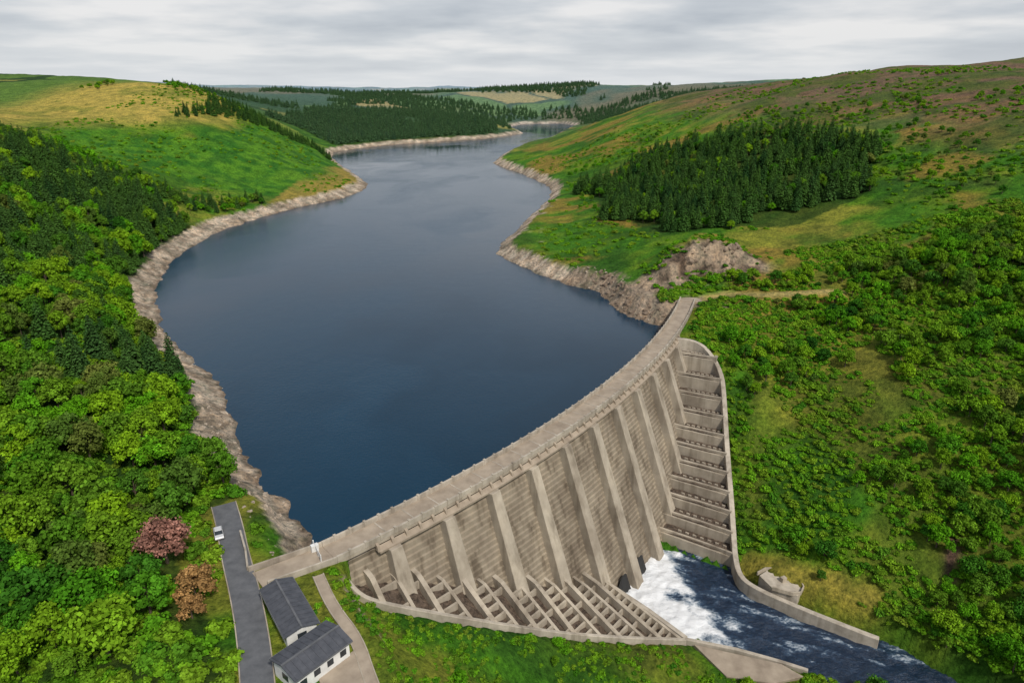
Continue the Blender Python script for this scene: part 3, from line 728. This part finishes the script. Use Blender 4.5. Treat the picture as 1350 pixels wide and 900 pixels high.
spread(wood,CT+BT[:2],x[k],y[k],.5,.85)
x,y=jgrid(-360,-200,690,970,7);k=inpoly(x,y,CONL)&keep(x,y,3)&(fbm(x,y,40,2,95)>.42)
spread(wood,CT,x[k],y[k],.55,.85)
x,y=jgrid(-480,-300,820,870,8);k=(fbm(x,y,40,2,97)>.6)
spread(wood,BT,x[k],y[k],.4,.7)

plant=empty('conifer_plantation')
x,y=jgrid(40,285,345,690,5.3);wx=(fbm(x,y,30,3,131)-.5)*50;wy=(fbm(x,y,30,3,137)-.5)*70;k=inpoly(x+wx,y+wy,CONR)&keep(x,y,3)&(fbm(x,y,24,3,101)<.64)
x,y=x[k],y[k];c=rng.uniform(size=len(x))<.84
spread(plant,CT,x[c],y[c],.55,1.15);spread(plant,BT,x[~c],y[~c],.5,1.0)
x,y=jgrid(-440,0,1090,1720,10);k=inpoly(x,y,CONF)&(lake_d(x,y)>14)&(fbm(x,y,110,3,103)>.38)
spread(plant,CF,x[k],y[k],.8,1.3)
x,y=jgrid(-700,500,1500,2500,13);k=(fbm(x,y,190,3,105)>.53)&(lake_d(x,y)>25)
spread(plant,CF,x[k],y[k],.7,1.1)

slope=empty('valley_side_trees')
x,y=jgrid(84,230,70,300,5.2);dens=fbm(x,y,26,3,111)+.17*sst(190,120,y)+.05*sst(110,150,x)
k=keep(x,y,2)&(dens>.53)&(dpoly(x,y,TRACK)>6)&(np.abs(x)<(y+150)*.8)
spread(slope,BT,x[k],y[k],.3,.9)
x,y=jgrid(165,260,240,320,5);k=np.hypot((x-205)/34,(y-282)/26)<.8+fbm(x,y,14,2,113)*.4
spread(slope,BT,x[k],y[k],.5,.9)
x,y=jgrid(60,420,300,760,9);k=keep(x,y,3)&(fbm(x,y,45,3,115)>.6)&~inpoly(x,y,CONR)
spread(slope,BT,x[k],y[k],.25,.6)

scrub=empty('hillside_scrub')
x,y=jgrid(66,240,100,330,2.1);g=fbm(x,y,13,3,121)*.6+fbm(x,y,45,2,123)*.4
k=keep(x,y,.6)&(g>.37)&(dpoly(x,y,TRACK)>4.5)&(np.abs(x)<(y+150)*.8)&(dpoly(x,y,[(72,170),(84,160),(98,150)])>4)
x,y=x[k],y[k];spread(scrub,SH,x,y,.45,1.9,.15,.45+g[k]*1.3)
x,y=jgrid(20,480,300,900,7);k=keep(x,y,1)&(fbm(x,y,35,3,125)>.5)&~inpoly(x,y,CONR)
spread(scrub,SH,x[k],y[k],.8,2.4,.3)
x,y=jgrid(-400,-150,500,860,7.5);k=keep(x,y,1)&(fbm(x,y,30,3,127)>.5)
spread(scrub,SH,x[k],y[k],.6,2.4,.3)
x,y=jgrid(-36,112,50,150,1.7);s_,n_=sn(x,y);k=keep(x,y,.4)&(n_>0)&(fbm(x,y,9,3,129)>.4)
spread(scrub,SH,x[k],y[k],.35,1.25,.12)
x,y=jgrid(-10,112,60,150,7);k=keep(x,y,3)&(fbm(x,y,14,2,131)>.54)
spread(scrub,BT,x[k],y[k],.22,.5)
rocks=empty('shoreline_rocks')
x,y=jgrid(-215,70,110,700,1.9);dl=lake_d(x,y);s_,n_=sn(x,y);k=(dl>-.5)&(dl<11)&((n_<-7)|(x<-40))&(rng.uniform(size=len(x))<np.where(y<380,.5,.2))&(fbm(x,y,8,2,141)>.42)
spread(rocks,BO,x[k],y[k],.2,1.0,.1)
crag=empty('rock_outcrop')
x,y=jgrid(36,122,280,345,1.7);s_,n_=sn(x,y);d=dpoly(x,y,CRAG);dl=lake_d(x,y);k=((d<8)|((dl<9)&(x>36)&(y<340)))&(dl>-1)&~((s_<217)&(n_>-8)&(n_<6))&(dpoly(x,y,TRACK)>3.5)&(fbm(x,y,6,2,145)>.45)&(rng.uniform(size=len(x))<.6)
spread(crag,BC,x[k],y[k],.6,2.5,.7)
def tree_at(name,me,x,y,sc):
    o=bpy.data.objects.new(name,me);link(o);z=float(height(np.array([x]),np.array([y]))[0]);o.location=(x,y,z-.2);o.scale=(sc,)*3
tree_at('copper_beech_tree',broad('copper_beech_tree',9,4.2,12,3000,.24,M_copper),-68.5,111.5,1.15)
tree_at('russet_tree',broad('russet_tree',7,3.2,10,2200,.22,M_orange),-58.5,101.5,1.15)
tree_at('russet_tree.001',bpy.data.meshes['russet_tree'],-57,96.5,.75)

# ------------------------------------------------------------------ light, sky, camera
SUN_EL,SUN_AZ=math.radians(50),math.radians(150)
to_sun=Vector((math.sin(SUN_AZ)*math.cos(SUN_EL),math.cos(SUN_AZ)*math.cos(SUN_EL),math.sin(SUN_EL)))
ld=bpy.data.lights.new('sun','SUN');ld.energy=3.0;ld.angle=math.radians(5);ld.color=(1,.93,.82)
lo=bpy.data.objects.new('sun',ld);link(lo);lo.rotation_euler=to_sun.to_track_quat('Z','Y').to_euler()
w=bpy.data.worlds.new('World');scene.world=w;w.use_nodes=True;t=w.node_tree;t.nodes.clear()
out=t.nodes.new('ShaderNodeOutputWorld');sky=N(t,'ShaderNodeTexSky',sky_type='NISHITA');sky.sun_disc=False;sky.sun_elevation=SUN_EL;sky.sun_rotation=SUN_AZ
b1=N(t,'ShaderNodeBackground');b1.inputs[1].default_value=.1;t.links.new(sky.outputs[0],b1.inputs[0])
tc=N(t,'ShaderNodeTexCoord');sp=N(t,'ShaderNodeSeparateXYZ');t.links.new(tc.outputs['Generated'],sp.inputs[0])
za=N(t,'ShaderNodeMath',operation='ABSOLUTE');t.links.new(sp.outputs[2],za.inputs[0])
zp=N(t,'ShaderNodeMath',operation='ADD');zp.inputs[1].default_value=.10;t.links.new(za.outputs[0],zp.inputs[0])
dx=N(t,'ShaderNodeMath',operation='DIVIDE');t.links.new(sp.outputs[0],dx.inputs[0]);t.links.new(zp.outputs[0],dx.inputs[1])
dy=N(t,'ShaderNodeMath',operation='DIVIDE');t.links.new(sp.outputs[1],dy.inputs[0]);t.links.new(zp.outputs[0],dy.inputs[1])
cb=N(t,'ShaderNodeCombineXYZ');t.links.new(dx.outputs[0],cb.inputs[0]);t.links.new(dy.outputs[0],cb.inputs[1])
f=noise(t,cb.outputs[0],.55,6,.5)
rc=ramp(t,[(.34,(.42,.46,.52)),(.48,(.60,.63,.67)),(.60,(.84,.83,.83))]);t.links.new(f,rc.inputs[0])
hz=N(t,'ShaderNodeMapRange');hz.inputs[1].default_value=.0;hz.inputs[2].default_value=.07;hz.inputs[3].default_value=.75;hz.inputs[4].default_value=0;t.links.new(za.outputs[0],hz.inputs[0])
hm=N(t,'ShaderNodeMix',data_type='RGBA');t.links.new(hz.outputs[0],hm.inputs[0]);t.links.new(rc.outputs[0],hm.inputs[6]);hm.inputs[7].default_value=(.76,.79,.82,1)
b2=N(t,'ShaderNodeBackground');b2.inputs[1].default_value=1.0;t.links.new(hm.outputs[2],b2.inputs[0])
mr=N(t,'ShaderNodeMapRange');mr.inputs[1].default_value=.12;mr.inputs[2].default_value=.6;mr.inputs[3].default_value=.92;mr.inputs[4].default_value=.42;t.links.new(za.outputs[0],mr.inputs[0])
ms=N(t,'ShaderNodeMixShader');t.links.new(mr.outputs[0],ms.inputs[0]);t.links.new(b1.outputs[0],ms.inputs[1]);t.links.new(b2.outputs[0],ms.inputs[2]);t.links.new(ms.outputs[0],out.inputs[0])
cd=bpy.data.cameras.new('camera');cd.sensor_width=36;cd.lens=24;cd.clip_end=60000;cd.clip_start=.5
co=bpy.data.objects.new('camera',cd);link(co);co.location=(0,0,98);co.rotation_euler=(math.radians(69.3),0,0);scene.camera=co
print('done',NI,time.time()-T0)
